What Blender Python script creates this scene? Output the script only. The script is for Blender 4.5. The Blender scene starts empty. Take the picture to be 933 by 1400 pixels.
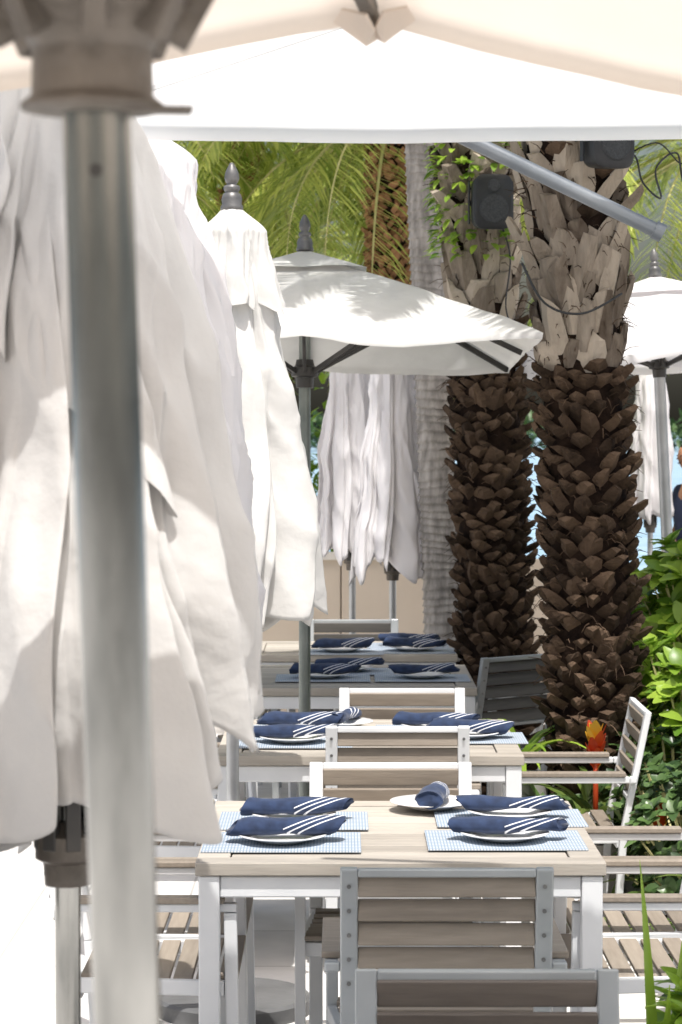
import bpy, math, random
from mathutils import Vector, Matrix, noise
R = random.Random(7)
sc = bpy.context.scene
COL = sc.collection

# ------------------------------------------------------------------ materials
def newmat(name):
    m = bpy.data.materials.new(name); m.use_nodes = True
    nt = m.node_tree
    for n in list(nt.nodes): nt.nodes.remove(n)
    out = nt.nodes.new('ShaderNodeOutputMaterial')
    return m, nt, out
def N(nt, t, **kw):
    n = nt.nodes.new(t)
    for k, v in kw.items(): setattr(n, k, v)
    return n
def L(nt, a, b): nt.links.new(a, b)
def ramp(nt, stops, fac):
    r = N(nt, 'ShaderNodeValToRGB')
    e = r.color_ramp.elements
    e[0].position, e[0].color = stops[0][0], (*stops[0][1], 1)
    e[1].position, e[1].color = stops[-1][0], (*stops[-1][1], 1)
    for p, c in stops[1:-1]:
        x = e.new(p); x.color = (*c, 1)
    L(nt, fac, r.inputs[0]); return r.outputs[0]
def std(name, c1, c2, scale=8, rough=.7, metal=0, bump=.2, bscale=None, island=0, transl=0, tcol=None, stretch=(1,1,1), detail=6, spec=.5, bdist=.01):
    m, nt, out = newmat(name)
    tc = N(nt, 'ShaderNodeTexCoord'); mp = N(nt, 'ShaderNodeMapping'); mp.inputs['Scale'].default_value = stretch
    L(nt, tc.outputs['Object'], mp.inputs[0])
    nz = N(nt, 'ShaderNodeTexNoise'); nz.inputs['Scale'].default_value = scale; nz.inputs['Detail'].default_value = detail
    L(nt, mp.outputs[0], nz.inputs['Vector'])
    fac = nz.outputs['Fac']
    if island:
        g = N(nt, 'ShaderNodeNewGeometry'); mx = N(nt, 'ShaderNodeMath', operation='MULTIPLY'); mx.inputs[1].default_value = island
        L(nt, g.outputs['Random Per Island'], mx.inputs[0])
        m2 = N(nt, 'ShaderNodeMath', operation='MULTIPLY'); m2.inputs[1].default_value = 1-island*.7; L(nt, fac, m2.inputs[0])
        ad = N(nt, 'ShaderNodeMath', operation='ADD'); L(nt, mx.outputs[0], ad.inputs[0]); L(nt, m2.outputs[0], ad.inputs[1]); fac = ad.outputs[0]
        col = ramp(nt, [(.2, c1), (.9, c2)], fac)
    else:
        col = ramp(nt, [(.3, c1), (.7, c2)], fac)
    b = N(nt, 'ShaderNodeBsdfPrincipled')
    L(nt, col, b.inputs['Base Color']); b.inputs['Roughness'].default_value = rough; b.inputs['Metallic'].default_value = metal
    b.inputs['Specular IOR Level'].default_value = spec
    if bump:
        nb = N(nt, 'ShaderNodeTexNoise'); nb.inputs['Scale'].default_value = bscale or scale*4; nb.inputs['Detail'].default_value = 5
        L(nt, mp.outputs[0], nb.inputs['Vector'])
        bp = N(nt, 'ShaderNodeBump'); bp.inputs['Strength'].default_value = bump; bp.inputs['Distance'].default_value = bdist
        L(nt, nb.outputs['Fac'], bp.inputs['Height']); L(nt, bp.outputs[0], b.inputs['Normal'])
    if transl:
        t = N(nt, 'ShaderNodeBsdfTranslucent')
        if tcol: t.inputs[0].default_value = (*tcol, 1)
        else: L(nt, col, t.inputs[0])
        mx = N(nt, 'ShaderNodeMixShader'); mx.inputs[0].default_value = transl
        L(nt, b.outputs[0], mx.inputs[1]); L(nt, t.outputs[0], mx.inputs[2]); L(nt, mx.outputs[0], out.inputs[0])
    else: L(nt, b.outputs[0], out.inputs[0])
    return m

M_fabric = std('canvas_offwhite', (.66,.65,.625), (.76,.75,.725), 5, .9, transl=.16, bump=.35, bscale=22, spec=.1)
M_fabric_cool = std('canvas_grey_white', (.54,.53,.52), (.65,.64,.625), 4, .9, transl=.12, bump=.4, bscale=24, spec=.1)
M_fabric_pink = std('canvas_white', (.80,.78,.79), (.86,.84,.85), 3, .9, transl=.25, bump=.2, bscale=12, spec=.1)
M_cream = std('canvas_cream', (.66,.60,.54), (.74,.68,.62), 4, .9, transl=.42, tcol=(.74,.65,.56), bump=.2, bscale=10, spec=.1)
M_white_can = std('canvas_bright_white', (.90,.90,.89), (.94,.94,.93), 3, .9, transl=.7, bump=.1, spec=.1)
M_pole = std('brushed_steel', (.15,.155,.15), (.42,.42,.40), 5, .24, metal=.95, bump=.14, stretch=(4,4,.8), bscale=9, bdist=.006)
M_alu = std('aluminium', (.42,.43,.44), (.56,.57,.58), 9, .38, metal=.6, bump=.05)
M_hub = std('hub_bronze', (.07,.06,.05), (.16,.14,.12), 14, .5, metal=.35, bump=.4)
M_darkrib = std('dark_rib', (.035,.035,.035), (.07,.065,.06), 10, .45, metal=.3, bump=.05)
M_greenpole = std('green_bronze_pole', (.14,.16,.15), (.26,.28,.26), 6, .35, metal=.6, bump=.05)
M_arm = std('blue_grey_arm', (.13,.15,.17), (.22,.24,.26), 6, .35, metal=.5, bump=.05)
M_finial = std('finial_grey', (.09,.09,.09), (.19,.185,.18), 18, .4, metal=.3, bump=.1)
M_wpaint = std('white_powdercoat', (.66,.67,.68), (.77,.775,.78), 5, .4, bump=.03)
M_gpaint = std('silver_powdercoat', (.36,.38,.39), (.46,.48,.49), 5, .38, metal=.25, bump=.03)
M_slat = std('taupe_slat', (.175,.145,.115), (.35,.30,.245), 7, .6, island=.5, bump=.25, stretch=(1,10,10), bscale=20, bdist=.003)
M_slatd = std('shaded_slat', (.075,.072,.07), (.16,.152,.14), 7, .6, island=.5, bump=.15, stretch=(1,10,10), bscale=20, bdist=.003)  # darker copy of the taupe slat, shade put into the colour
M_slatm = std('brown_grey_slat', (.12,.10,.085), (.23,.195,.165), 7, .6, island=.5, bump=.25, stretch=(1,10,10), bscale=20, bdist=.003)
M_top = std('bleached_table_board', (.27,.24,.205), (.53,.485,.42), 5, .6, island=.5, bump=.3, stretch=(1,9,9), bscale=18, bdist=.003)
M_plate = std('ceramic', (.78,.78,.78), (.85,.85,.84), 4, .15, bump=0)
M_bootD = std('palm_boot_dark', (.014,.009,.006), (.125,.083,.055), 22, .95, island=.6, bump=.9, bscale=70, spec=.15)
M_bootL = std('palm_boot_light', (.08,.058,.042), (.46,.39,.31), 16, .95, island=.7, bump=.9, bscale=50, stretch=(2,2,.5), spec=.15)
M_bootO = std('palm_boot_orange', (.16,.08,.04), (.42,.23,.12), 14, .95, island=.6, bump=.6, spec=.15)
M_core = std('palm_core', (.008,.005,.004), (.03,.018,.012), 20, 1, bump=.8, spec=.1)
M_greytrunk = std('grey_palm_bark', (.20,.185,.17), (.44,.41,.38), 14, .95, bump=.9, bscale=30, stretch=(2,2,.6), spec=.15)
M_frond = std('palm_leaf', (.20,.29,.05), (.66,.70,.20), 3, .45, island=.8, transl=.5, bump=0)
M_rachis = std('palm_rachis', (.42,.40,.16), (.66,.60,.30), 5, .6, bump=.1)
M_shrub = std('shrub_leaf', (.12,.25,.025), (.38,.54,.07), 3, .35, island=.8, transl=.4, bump=0)
M_dark = std('dark_leaf', (.02,.05,.018), (.11,.19,.055), 3, .35, island=.7, transl=.2, bump=0)
M_brom = std('bromeliad_leaf', (.03,.07,.015), (.17,.23,.05), 3, .35, island=.7, transl=.25, bump=0)
M_red = std('flower_red', (.45,.03,.01), (.62,.10,.02), 6, .5, island=.5, transl=.3, bump=0)
M_yel = std('flower_yellow', (.65,.35,.03), (.8,.5,.05), 6, .5, island=.5, transl=.3, bump=0)
M_soil = std('soil', (.04,.028,.02), (.10,.07,.05), 9, 1, bump=.8, spec=.1)
M_wall = std('beige_wall', (.58,.49,.39), (.64,.55,.45), 2, .85, bump=.1)
M_cap = std('wall_cap', (.66,.62,.56), (.72,.68,.62), 3, .8, bump=.1)
M_black = std('speaker_black', (.012,.013,.016), (.025,.027,.03), 8, .5, bump=.15)
M_grille = std('speaker_grille', (.02,.022,.025), (.05,.055,.06), 160, .6, bump=.5, bscale=300)
M_skin = std('skin', (.42,.20,.12), (.50,.26,.16), 8, .5, bump=.05)
M_shirt = std('navy_shirt', (.02,.03,.08), (.035,.045,.11), 8, .9, bump=.3)
M_short = std('red_shorts', (.35,.03,.03), (.42,.05,.04), 8, .9, bump=.3)
M_hair = std('hair', (.02,.012,.008), (.05,.03,.02), 30, .7, bump=.5)
M_stone = std('kerb_stone', (.42,.40,.37), (.52,.5,.46), 8, .85, bump=.3)
M_umbbase = std('base_iron', (.10,.10,.10), (.15,.15,.15), 8, .6, bump=.2)
M_screw = std('screw', (.2,.2,.2), (.3,.3,.3), 8, .3, metal=.8, bump=0)

def mat_ground():
    m, nt, out = newmat('pale_paving')
    tc = N(nt, 'ShaderNodeTexCoord')
    br = N(nt, 'ShaderNodeTexBrick'); br.inputs['Scale'].default_value = 1
    br.inputs['Brick Width'].default_value = .6; br.inputs['Row Height'].default_value = .6
    br.inputs['Mortar Size'].default_value = .005; br.offset = 0
    br.inputs['Color1'].default_value = (.76,.74,.71,1); br.inputs['Color2'].default_value = (.72,.70,.67,1); br.inputs['Mortar'].default_value = (.48,.46,.43,1)
    L(nt, tc.outputs['Object'], br.inputs['Vector'])
    nz = N(nt, 'ShaderNodeTexNoise'); nz.inputs['Scale'].default_value = 6; nz.inputs['Detail'].default_value = 8
    L(nt, tc.outputs['Object'], nz.inputs['Vector'])
    r = ramp(nt, [(.3, (.86,.86,.86)), (.7, (1,1,1))], nz.outputs['Fac'])
    mx = N(nt, 'ShaderNodeMix', data_type='RGBA', blend_type='MULTIPLY'); mx.inputs['Factor'].default_value = 1
    L(nt, br.outputs['Color'], mx.inputs['A']); L(nt, r, mx.inputs['B'])
    b = N(nt, 'ShaderNodeBsdfPrincipled'); b.inputs['Roughness'].default_value = .85
    L(nt, mx.outputs['Result'], b.inputs['Base Color'])
    bp = N(nt, 'ShaderNodeBump'); bp.inputs['Strength'].default_value = .2; bp.inputs['Distance'].default_value = .01
    L(nt, nz.outputs['Fac'], bp.inputs['Height']); L(nt, bp.outputs[0], b.inputs['Normal'])
    L(nt, b.outputs[0], out.inputs[0]); return m
M_ground = mat_ground()
def mat_water():
    m, nt, out = newmat('sea_water')
    tc = N(nt, 'ShaderNodeTexCoord'); nz = N(nt, 'ShaderNodeTexNoise'); nz.inputs['Scale'].default_value = .8; nz.inputs['Detail'].default_value = 8
    L(nt, tc.outputs['Object'], nz.inputs['Vector'])
    b = N(nt, 'ShaderNodeBsdfPrincipled'); b.inputs['Roughness'].default_value = .3
    L(nt, ramp(nt, [(.3, (.26,.42,.54)), (.7, (.46,.62,.74))], nz.outputs['Fac']), b.inputs['Base Color'])
    bp = N(nt, 'ShaderNodeBump'); bp.inputs['Strength'].default_value = .5; bp.inputs['Distance'].default_value = .1
    L(nt, nz.outputs['Fac'], bp.inputs['Height']); L(nt, bp.outputs[0], b.inputs['Normal'])
    L(nt, b.outputs[0], out.inputs[0]); return m
def mth(nt, op, a, b=None):
    n = N(nt, 'ShaderNodeMath', operation=op)
    for i, v in enumerate((a, b)):
        if v is None: continue
        if isinstance(v, (int, float)): n.inputs[i].default_value = v
        else: L(nt, v, n.inputs[i])
    return n.outputs[0]
def mat_napkin():
    m, nt, out = newmat('navy_napkin')
    tc = N(nt, 'ShaderNodeTexCoord'); sp = N(nt, 'ShaderNodeSeparateXYZ'); L(nt, tc.outputs['Object'], sp.inputs[0])
    x, y, z = sp.outputs
    s = mth(nt, 'SUBTRACT', mth(nt, 'MULTIPLY', z, .9), mth(nt, 'MULTIPLY', x, .36))
    s = mth(nt, 'ADD', s, mth(nt, 'MULTIPLY', y, .35))
    f = mth(nt, 'FRACT', mth(nt, 'MULTIPLY', s, 82))
    st = mth(nt, 'LESS_THAN', f, .27)
    lo = mth(nt, 'GREATER_THAN', s, -.0367); hi = mth(nt, 'LESS_THAN', s, -.0001); xr = mth(nt, 'GREATER_THAN', x, -.01)
    k = mth(nt, 'MULTIPLY', mth(nt, 'MULTIPLY', mth(nt, 'MULTIPLY', lo, hi), st), xr)
    nz = N(nt, 'ShaderNodeTexNoise'); nz.inputs['Scale'].default_value = 30; L(nt, tc.outputs['Object'], nz.inputs['Vector'])
    base = ramp(nt, [(.3, (.008,.018,.05)), (.7, (.020,.040,.10))], nz.outputs['Fac'])
    mx = N(nt, 'ShaderNodeMix', data_type='RGBA'); L(nt, k, mx.inputs['Factor']); L(nt, base, mx.inputs['A']); mx.inputs['B'].default_value = (.68,.69,.72,1)
    b = N(nt, 'ShaderNodeBsdfPrincipled'); b.inputs['Roughness'].default_value = .9; b.inputs['Sheen Weight'].default_value = .15
    L(nt, mx.outputs['Result'], b.inputs['Base Color'])
    bp = N(nt, 'ShaderNodeBump'); bp.inputs['Strength'].default_value = .4; bp.inputs['Distance'].default_value = .004
    L(nt, nz.outputs['Fac'], bp.inputs['Height']); L(nt, bp.outputs[0], b.inputs['Normal'])
    L(nt, b.outputs[0], out.inputs[0]); return m
def mat_mat():
    m, nt, out = newmat('woven_placemat')
    tc = N(nt, 'ShaderNodeTexCoord'); sp = N(nt, 'ShaderNodeSeparateXYZ'); L(nt, tc.outputs['Object'], sp.inputs[0])
    fx = mth(nt, 'LESS_THAN', mth(nt, 'FRACT', mth(nt, 'MULTIPLY', sp.outputs[0], 120)), .38)
    fy = mth(nt, 'LESS_THAN', mth(nt, 'FRACT', mth(nt, 'MULTIPLY', sp.outputs[1], 42)), .38)
    k = mth(nt, 'MAXIMUM', fx, fy)
    mx = N(nt, 'ShaderNodeMix', data_type='RGBA'); L(nt, k, mx.inputs['Factor'])
    mx.inputs['A'].default_value = (.52,.54,.57,1); mx.inputs['B'].default_value = (.22,.29,.37,1)
    b = N(nt, 'ShaderNodeBsdfPrincipled'); b.inputs['Roughness'].default_value = .7
    L(nt, mx.outputs['Result'], b.inputs['Base Color']); L(nt, b.outputs[0], out.inputs[0]); return m
M_water, M_nap, M_mat = mat_water(), mat_napkin(), mat_mat()

# ------------------------------------------------------------------ mesh helper
class MB:
    def __init__(s): s.v = []; s.f = []
    def add(s, vs, fs):
        o = len(s.v); s.v += [tuple(v) for v in vs]; s.f += [tuple(i+o for i in f) for f in fs]
    def box(s, c, d):
        x, y, z = c; a, b, e = d[0]/2, d[1]/2, d[2]/2
        s.add([(x-a,y-b,z-e),(x+a,y-b,z-e),(x+a,y+b,z-e),(x-a,y+b,z-e),(x-a,y-b,z+e),(x+a,y-b,z+e),(x+a,y+b,z+e),(x-a,y+b,z+e)],
              [(0,3,2,1),(4,5,6,7),(0,1,5,4),(1,2,6,5),(2,3,7,6),(3,0,4,7)])
    def beam(s, p0, p1, w, h, side=(1,0,0)):
        p0, p1 = Vector(p0), Vector(p1); d = (p1-p0).normalized(); u = Vector(side); u = (u-d*u.dot(d))
        if u.length < 1e-4: u = d.orthogonal()
        u.normalize(); v = d.cross(u); vs = []
        for p in (p0, p1):
            for a, b in ((-1,-1),(1,-1),(1,1),(-1,1)): vs.append(p+u*a*w/2+v*b*h/2)
        s.add(vs, [(0,3,2,1),(4,5,6,7),(0,1,5,4),(1,2,6,5),(2,3,7,6),(3,0,4,7)])
    def cyl(s, p0, p1, r0, r1=None, n=20, caps=True):
        r1 = r0 if r1 is None else r1
        p0, p1 = Vector(p0), Vector(p1); d = (p1-p0).normalized(); u = d.orthogonal().normalized(); v = d.cross(u); vs = []
        for p, r in ((p0, r0), (p1, r1)):
            for i in range(n):
                a = 2*math.pi*i/n; vs.append(p+(u*math.cos(a)+v*math.sin(a))*r)
        fs = [(i,(i+1)%n,n+(i+1)%n,n+i) for i in range(n)]
        if caps: fs += [tuple(range(n-1,-1,-1)), tuple(range(n,2*n))]
        s.add(vs, fs)
    def tube(s, pts, r, n=8):
        rs = r if isinstance(r, (list, tuple)) else [r]*len(pts)
        pts = [Vector(p) for p in pts]; vs = []; 
        for i, p in enumerate(pts):
            d = (pts[min(i+1,len(pts)-1)]-pts[max(i-1,0)]).normalized()
            u = d.cross(Vector((0.13,.21,1)))
            if u.length < .05: u = d.cross(Vector((1,0,0)))
            u.normalize(); v = d.cross(u)
            for k in range(n):
                a = 2*math.pi*k/n; vs.append(p+(u*math.cos(a)+v*math.sin(a))*rs[i])
        fs = [(i*n+k, i*n+(k+1)%n, (i+1)*n+(k+1)%n, (i+1)*n+k) for i in range(len(pts)-1) for k in range(n)]
        fs += [tuple(range(n-1,-1,-1)), tuple((len(pts)-1)*n+k for k in range(n))]
        s.add(vs, fs)
    def lathe(s, prof, c=(0,0,0), n=32):
        vs = []
        for r, z in prof:
            for i in range(n):
                a = 2*math.pi*i/n; vs.append((c[0]+r*math.cos(a), c[1]+r*math.sin(a), c[2]+z))
        fs = [(j*n+i, j*n+(i+1)%n, (j+1)*n+(i+1)%n, (j+1)*n+i) for j in range(len(prof)-1) for i in range(n)]
        s.add(vs, fs)
    def mesh(s, name, smooth=False):
        me = bpy.data.meshes.new(name); me.from_pydata(s.v, [], s.f); me.update()
        if smooth: me.polygons.foreach_set('use_smooth', [True]*len(me.polygons))
        return me
def empty(name, loc=(0,0,0), rz=0, sc_=1, rot=None):
    e = bpy.data.objects.new(name, None); COL.objects.link(e); e.location = loc
    e.rotation_euler = rot or (0,0,rz); e.scale = (sc_,)*3; e.empty_display_size = .1; return e
def part(parent, name, me, mat, bevel=0, auto=False):
    if isinstance(me, MB): me = me.mesh(name, auto)
    if not me.materials: me.materials.append(mat)
    o = bpy.data.objects.new(name, me); COL.objects.link(o)
    if parent: o.parent = parent
    if bevel:
        b = o.modifiers.new('bev', 'BEVEL'); b.width = bevel; b.segments = 2; b.limit_method = 'ANGLE'
    if auto and auto != 'full':
        es = o.modifiers.new('es', 'EDGE_SPLIT'); es.split_angle = math.radians(40)
    return o

# ------------------------------------------------------------------ chair
def chair_meshes(narm=1):
    fr, sl, sw = MB(), MB(), MB()
    for sx in (-1, 1):
        fr.beam((sx*.222,-.17,0), (sx*.222,-.20,.44), .040, .026)
        fr.beam((sx*.222,-.20,.44), (sx*.222,-.285,.862), .040, .022)
        fr.beam((sx*.262,.225,0), (sx*.262,.215,.612), .030, .034)
        fr.beam((sx*.262,-.215,.625), (sx*.262,.232,.625), .030, .022)
        fr.beam((sx*.242,-.228,.625), (sx*.278,-.228,.625), .024, .022, (0,1,0))
        fr.beam((sx*.222,-.18,.415), (sx*.262,.20,.415), .024, .04)
        sl.box((sx*.262,-.0,.645), (.046,.40,.016))
        for k in range(5):
            z = .588+k*.058; y = -.20-(z-.44)/.422*.085-.0125
            sw.cyl((sx*.222,y,z),(sx*.222,y-.003,z),.005,n=10)
    def by(z): return -.20-(z-.44)/.422*.085
    fr.beam((-.202,by(.851),.851),(.202,by(.851),.851),.020,.022,(0,0,1))
    fr.beam((-.202,by(.553),.553),(.202,by(.553),.553),.018,.022,(0,0,1))
    fr.beam((-.249,.205,.405),(.249,.205,.405),.04,.024,(0,0,1))
    fr.beam((-.205,-.185,.395),(.205,-.185,.395),.04,.024,(0,0,1))
    for k in range(5):
        z = .589+k*.0575
        sl.beam((-.2015,by(z)+.001,z),(.2015,by(z)+.001,z),.051,.014,(0,.2,1))
    for k in range(7):
        y = -.150+k*.060; z = .437+.012*((y-.02)/.2)**2-.008
        w = .222+.03*(y+.17)/.4
        sl.beam((-w,y,z),(w,y,z),.050,.014,(0,1,0))
    return fr.mesh('chair_frame'), sl.mesh('chair_slats'), sw.mesh('chair_screws')
def variant(ms, mats): 
    out = []
    for m, mt in zip(ms, mats):
        c = m.copy(); c.materials.append(mt); out.append(c)
    return out
CM = chair_meshes()
CH = {'W':variant(CM, (M_wpaint, M_slat, M_screw)), 'G':variant(CM, (M_gpaint, M_slat, M_screw)), 'D':variant(CM, (M_gpaint, M_slatd, M_screw)), 'M':variant(CM, (M_gpaint, M_slatm, M_screw))}
def chair(x, y, rz, kind='W', name='armchair'):
    e = empty(name, (x,y,0), math.radians(rz)); ms = CH[kind]
    part(e, 'frame', ms[0], None, .004); part(e, 'slats', ms[1], None, .003); part(e, 'screws', ms[2], None)

# ------------------------------------------------------------------ table
TB = {}
def table(x, yf, w=1.05, d=1.05):
    key = (w, d)
    if key not in TB:
        t, f = MB(), MB(); bw = .085
        t.box((0,bw/2,.733),(w,bw,.034)); t.box((0,d-bw/2,.733),(w,bw,.034))
        t.box((-w/2+bw/2,d/2,.7325),(bw,d-2*bw-.003,.034)); t.box((w/2-bw/2,d/2,.7325),(bw,d-2*bw-.003,.034))
        n = 9; iw = d-2*bw-.006; pw = iw/n
        for k in range(n): t.box((0,bw+.003+pw*(k+.5),.731),(w-2*bw-.006,pw-.005,.03))
        for sx in (-1,1):
            for yy in (.035, d-.035): f.box((sx*(w/2-.035),yy,.357),(.054,.054,.714))
            f.box((sx*(w/2-.03),d/2,.685),(.028,d-.126,.055))
        f.box((0,.03,.685),(w-.126,.028,.055)); f.box((0,d-.03,.685),(w-.126,.028,.055))
        a, b = t.mesh('table_boards'), f.mesh('table_frame'); a.materials.append(M_top); b.materials.append(M_wpaint); TB[key] = (a, b)
    e = empty('dining_table', (x,yf,0)); part(e,'table_top',TB[key][0],None,.003); part(e,'legs_and_apron',TB[key][1],None,.004)

# ------------------------------------------------------------------ place settings
def napkin_mesh(seed):
    m = MB(); n = 28; seg = 26; vs = []
    for i in range(seg+1):
        t = i/seg; x = -.145+.29*t
        rr = .026+.004*math.sin(t*2.6+seed)+.003*math.sin(t*9+seed*2)
        if i in (0, seg): rr *= .93
        for k in range(n):
            a = 2*math.pi*k/n
            r = rr*(1+.10*math.sin(a+t*3+seed)+.11*noise.noise(Vector((t*6+seed,math.cos(a)*1.5,math.sin(a)*1.5))))
            if 0 <= k < 3: r *= 1.12-.05*k
            vs.append((x+.016*math.sin(a*1+seed)*(1 if i in (0,1,seg-1,seg) else .3), r*math.cos(a)*1.3, r*math.sin(a)*.80))
    fs = [(i*n+k,(i+1)*n+k,(i+1)*n+(k+1)%n,i*n+(k+1)%n) for i in range(seg) for k in range(n)]
    m.add(vs, fs)
    for xe, b in ((-.145,0),(.145,seg)):
        r2 = [ (vs[b*n+k][0]-math.copysign(.008,xe), vs[b*n+k][1]*.72, vs[b*n+k][2]*.72) for k in range(n)]
        r3 = [ (vs[b*n+k][0]+math.copysign(.002,xe), vs[b*n+k][1]*.45, vs[b*n+k][2]*.45) for k in range(n)]
        c = [(xe-math.copysign(.01,xe),0,0)]
        o = [vs[b*n+k] for k in range(n)]
        m.add(o+r2+r3+c, [(k,(k+1)%n,n+(k+1)%n,n+k) for k in range(n)]+[(n+k,n+(k+1)%n,2*n+(k+1)%n,2*n+k) for k in range(n)]+[(2*n+k,2*n+(k+1)%n,3*n) for k in range(n)])
    me = m.mesh('napkin', True); me.materials.append(M_nap); return me
NAPS = [napkin_mesh(i) for i in range(4)]
pm = MB(); pm.lathe([(0,.004),(.055,.004),(.060,.001),(.066,.002),(.085,.011),(.118,.019),(.121,.021),(.119,.023),(.085,.016),(.066,.008),(0,.008)], n=48)
PLATE = pm.mesh('plate', True); PLATE.materials.append(M_plate)
mm = MB(); mm.box((0,0,0),(.42,.31,.003)); MAT = mm.mesh('placemat'); MAT.materials.append(M_mat)
def setting(x, y, rz=0, nap=0, mat=True, mrz=0, plate=True, nz=.79, rx=0, sx=1):
    if mat:
        o = bpy.data.objects.new('placemat', MAT); COL.objects.link(o); o.location = (x,y,.7525+R.random()*.0004); o.rotation_euler = (0,0,math.radians(mrz))
    if plate:
        o = bpy.data.objects.new('dinner_plate', PLATE); COL.objects.link(o); o.location = (x,y,.7545)
    o = bpy.data.objects.new('rolled_napkin', NAPS[nap]); COL.objects.link(o)
    o.location = (x+.01,y,nz+.006); o.rotation_euler = (math.radians(rx), math.radians(R.uniform(-2,2)), math.radians(rz)); o.scale = (sx,1,1)

# ------------------------------------------------------------------ umbrellas
FIN = [(0,.150),(.006,.148),(.013,.135),(.021,.118),(.024,.100),(.019,.086),(.014,.080),(.024,.076),(.027,.068),(.024,.060),(.020,.056),(.028,.050),(.033,.034),(.031,.018),(.036,.010),(.036,0),(.0,0)]
def interp(tab, z):
    if z >= tab[0][0]: return tab[0][1]
    for (z0, r0), (z1, r1) in zip(tab, tab[1:]):
        if z >= z1:
            t = (z0-z)/(z0-z1); t = t*t*(3-2*t)*.4+t*.6
            return r0+(r1-r0)*t
    return tab[-1][1]
def drape(ztop, hem, tab, n, seed, depth=(.1,.5), swirl=.5, hemvar=.14, nth=420, nt=90, lowdir=None, low=0):
    rr = random.Random(seed); amp = [rr.uniform(.6,1) for _ in range(n)]; hv = [rr.uniform(-.6,1) for _ in range(n)]
    wts = [rr.uniform(.6,1.5) for _ in range(n)]; tot = sum(wts); cum = [0]
    ph = [rr.uniform(0,6.28) for _ in range(n)]
    for w in wts: cum.append(cum[-1]+w/tot)
    off = rr.uniform(0, 6.28); vs = []
    for j in range(nt+1):
        t = j/nt
        for i in range(nth):
            q = i/nth
            k = max(a for a in range(n) if cum[a] <= q+1e-9)
            u = (q-cum[k])/(cum[k+1]-cum[k]); env = 1-abs(2*u-1)
            f = (1-abs(2*u-1)**1.5)*amp[k]*(.82+.18*math.sin(t*3+ph[k]))
            f += (.26*abs(math.sin(u*math.pi*2.5+ph[k]+t*.8))-.13)*min(1,.35+t)*min(1,env*2.5)
            th = off+2*math.pi*q
            he = hem - hemvar*(f*.9+hv[k]*.6*math.sin(math.pi*u)+.35*math.sin(u*9+ph[k])*env)
            if lowdir is not None: he -= low*math.copysign(abs(math.cos(th-lowdir))**1.3, math.cos(th-lowdir))
            z = ztop+(he-ztop)*t
            zz = ztop+(hem-ztop)*t
            r = interp(tab, zz)
            dep = depth[0]+(depth[1]-depth[0])*t**.8
            rad = r*(1-dep*(1-f))*1.06
            a = th+swirl*(f-.3)*min(1, t*1.8)+.30*noise.noise(Vector((math.cos(th)*1.5, math.sin(th)*1.5, t*2.2+seed)))*t
            p = Vector((math.cos(a)*rad, math.sin(a)*rad, z))
            nn = noise.noise(Vector((p.x*7, p.y*7, z*3.2+seed*3)))*.022
            cr = 1-abs(noise.noise(Vector((a*2.2+z*2.5, z*3.5, seed*2.1))))*2
            nn += .016*cr*abs(cr)
            cr = 1-abs(noise.noise(Vector((a*5-z*4, z*5, seed*1.1))))*2
            nn += .007*cr*abs(cr)
            p += Vector((math.cos(a), math.sin(a), 0))*nn*min(1, t*4)
            vs.append(p)
    m = MB(); m.add(vs, [(j*nth+i,(j+1)*nth+i,(j+1)*nth+(i+1)%nth,j*nth+(i+1)%nth) for j in range(nt) for i in range(nth)])
    return m
def closed_umbrella(x, y, ztop, hem, tab, seed, mat, n=9, tier=None, lean=(0,0), polemat=M_alu, hemvar=.14, swirl=.5, hubz=None, tierkw=None, tiermat=None, pr=.02, **kw):
    e = empty('closed_patio_umbrella', (x,y,0)); e.rotation_euler = (lean[1], lean[0], 0)
    o = part(e, 'canopy_folds', drape(ztop, hem, tab, n, seed, hemvar=hemvar, swirl=swirl, **kw), mat, auto='full')
    sd = o.modifiers.new('hem', 'SOLIDIFY'); sd.thickness = .0025
    if tier:
        zt, rt = tier
        a = dict(tab=[(ztop+.012,.028),(ztop-.06,rt*.62),(zt,rt)], n=7, depth=(.08,.45), swirl=.35, hemvar=.06); a.update(tierkw or {})
        part(e, 'vent_canopy', drape(ztop+.012, zt, a.pop('tab'), a.pop('n'), seed+5, nth=280, nt=44, **a), tiermat or mat, auto='full')
    p = MB(); p.cyl((0,0,.04),(0,0,ztop),pr,n=24); part(e,'pole',p,polemat,auto=True)
    f = MB(); f.lathe(FIN,(0,0,ztop+.005)); part(e,'finial',f,M_finial,auto='full')
    b = MB(); b.lathe([(0,.075),(.035,.075),(.04,.25),(.03,.25),(.03,.07),(.24,.055),(.25,.045),(.25,0),(0,0)],n=40); part(e,'base',b,M_umbbase,auto=True)
    hz = hubz or hem-.1
    h = MB(); h.lathe([(0,.05),(.03,.05),(.036,.04),(.048,.03),(.048,-.005),(.036,-.012),(.034,-.045),(.0,-.045)],(0,0,hz),n=24)
    part(e,'runner_hub',h,M_hub,auto=True)
    s = MB()
    for k in range(8):
        a = k*math.pi/4+.3
        s.beam((math.cos(a)*.042,math.sin(a)*.042,hz+.01),(math.cos(a)*.05,math.sin(a)*.05,hz+.62),.014,.022,(math.cos(a),math.sin(a),0))
        s.beam((math.cos(a+.2)*.05,math.sin(a+.2)*.05,hem+.02),(math.cos(a+.2)*.03,math.sin(a+.2)*.03,ztop-.03),.012,.02,(math.cos(a),math.sin(a),0))
    part(e,'folded_ribs',s,M_darkrib,.002)
    return e
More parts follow.
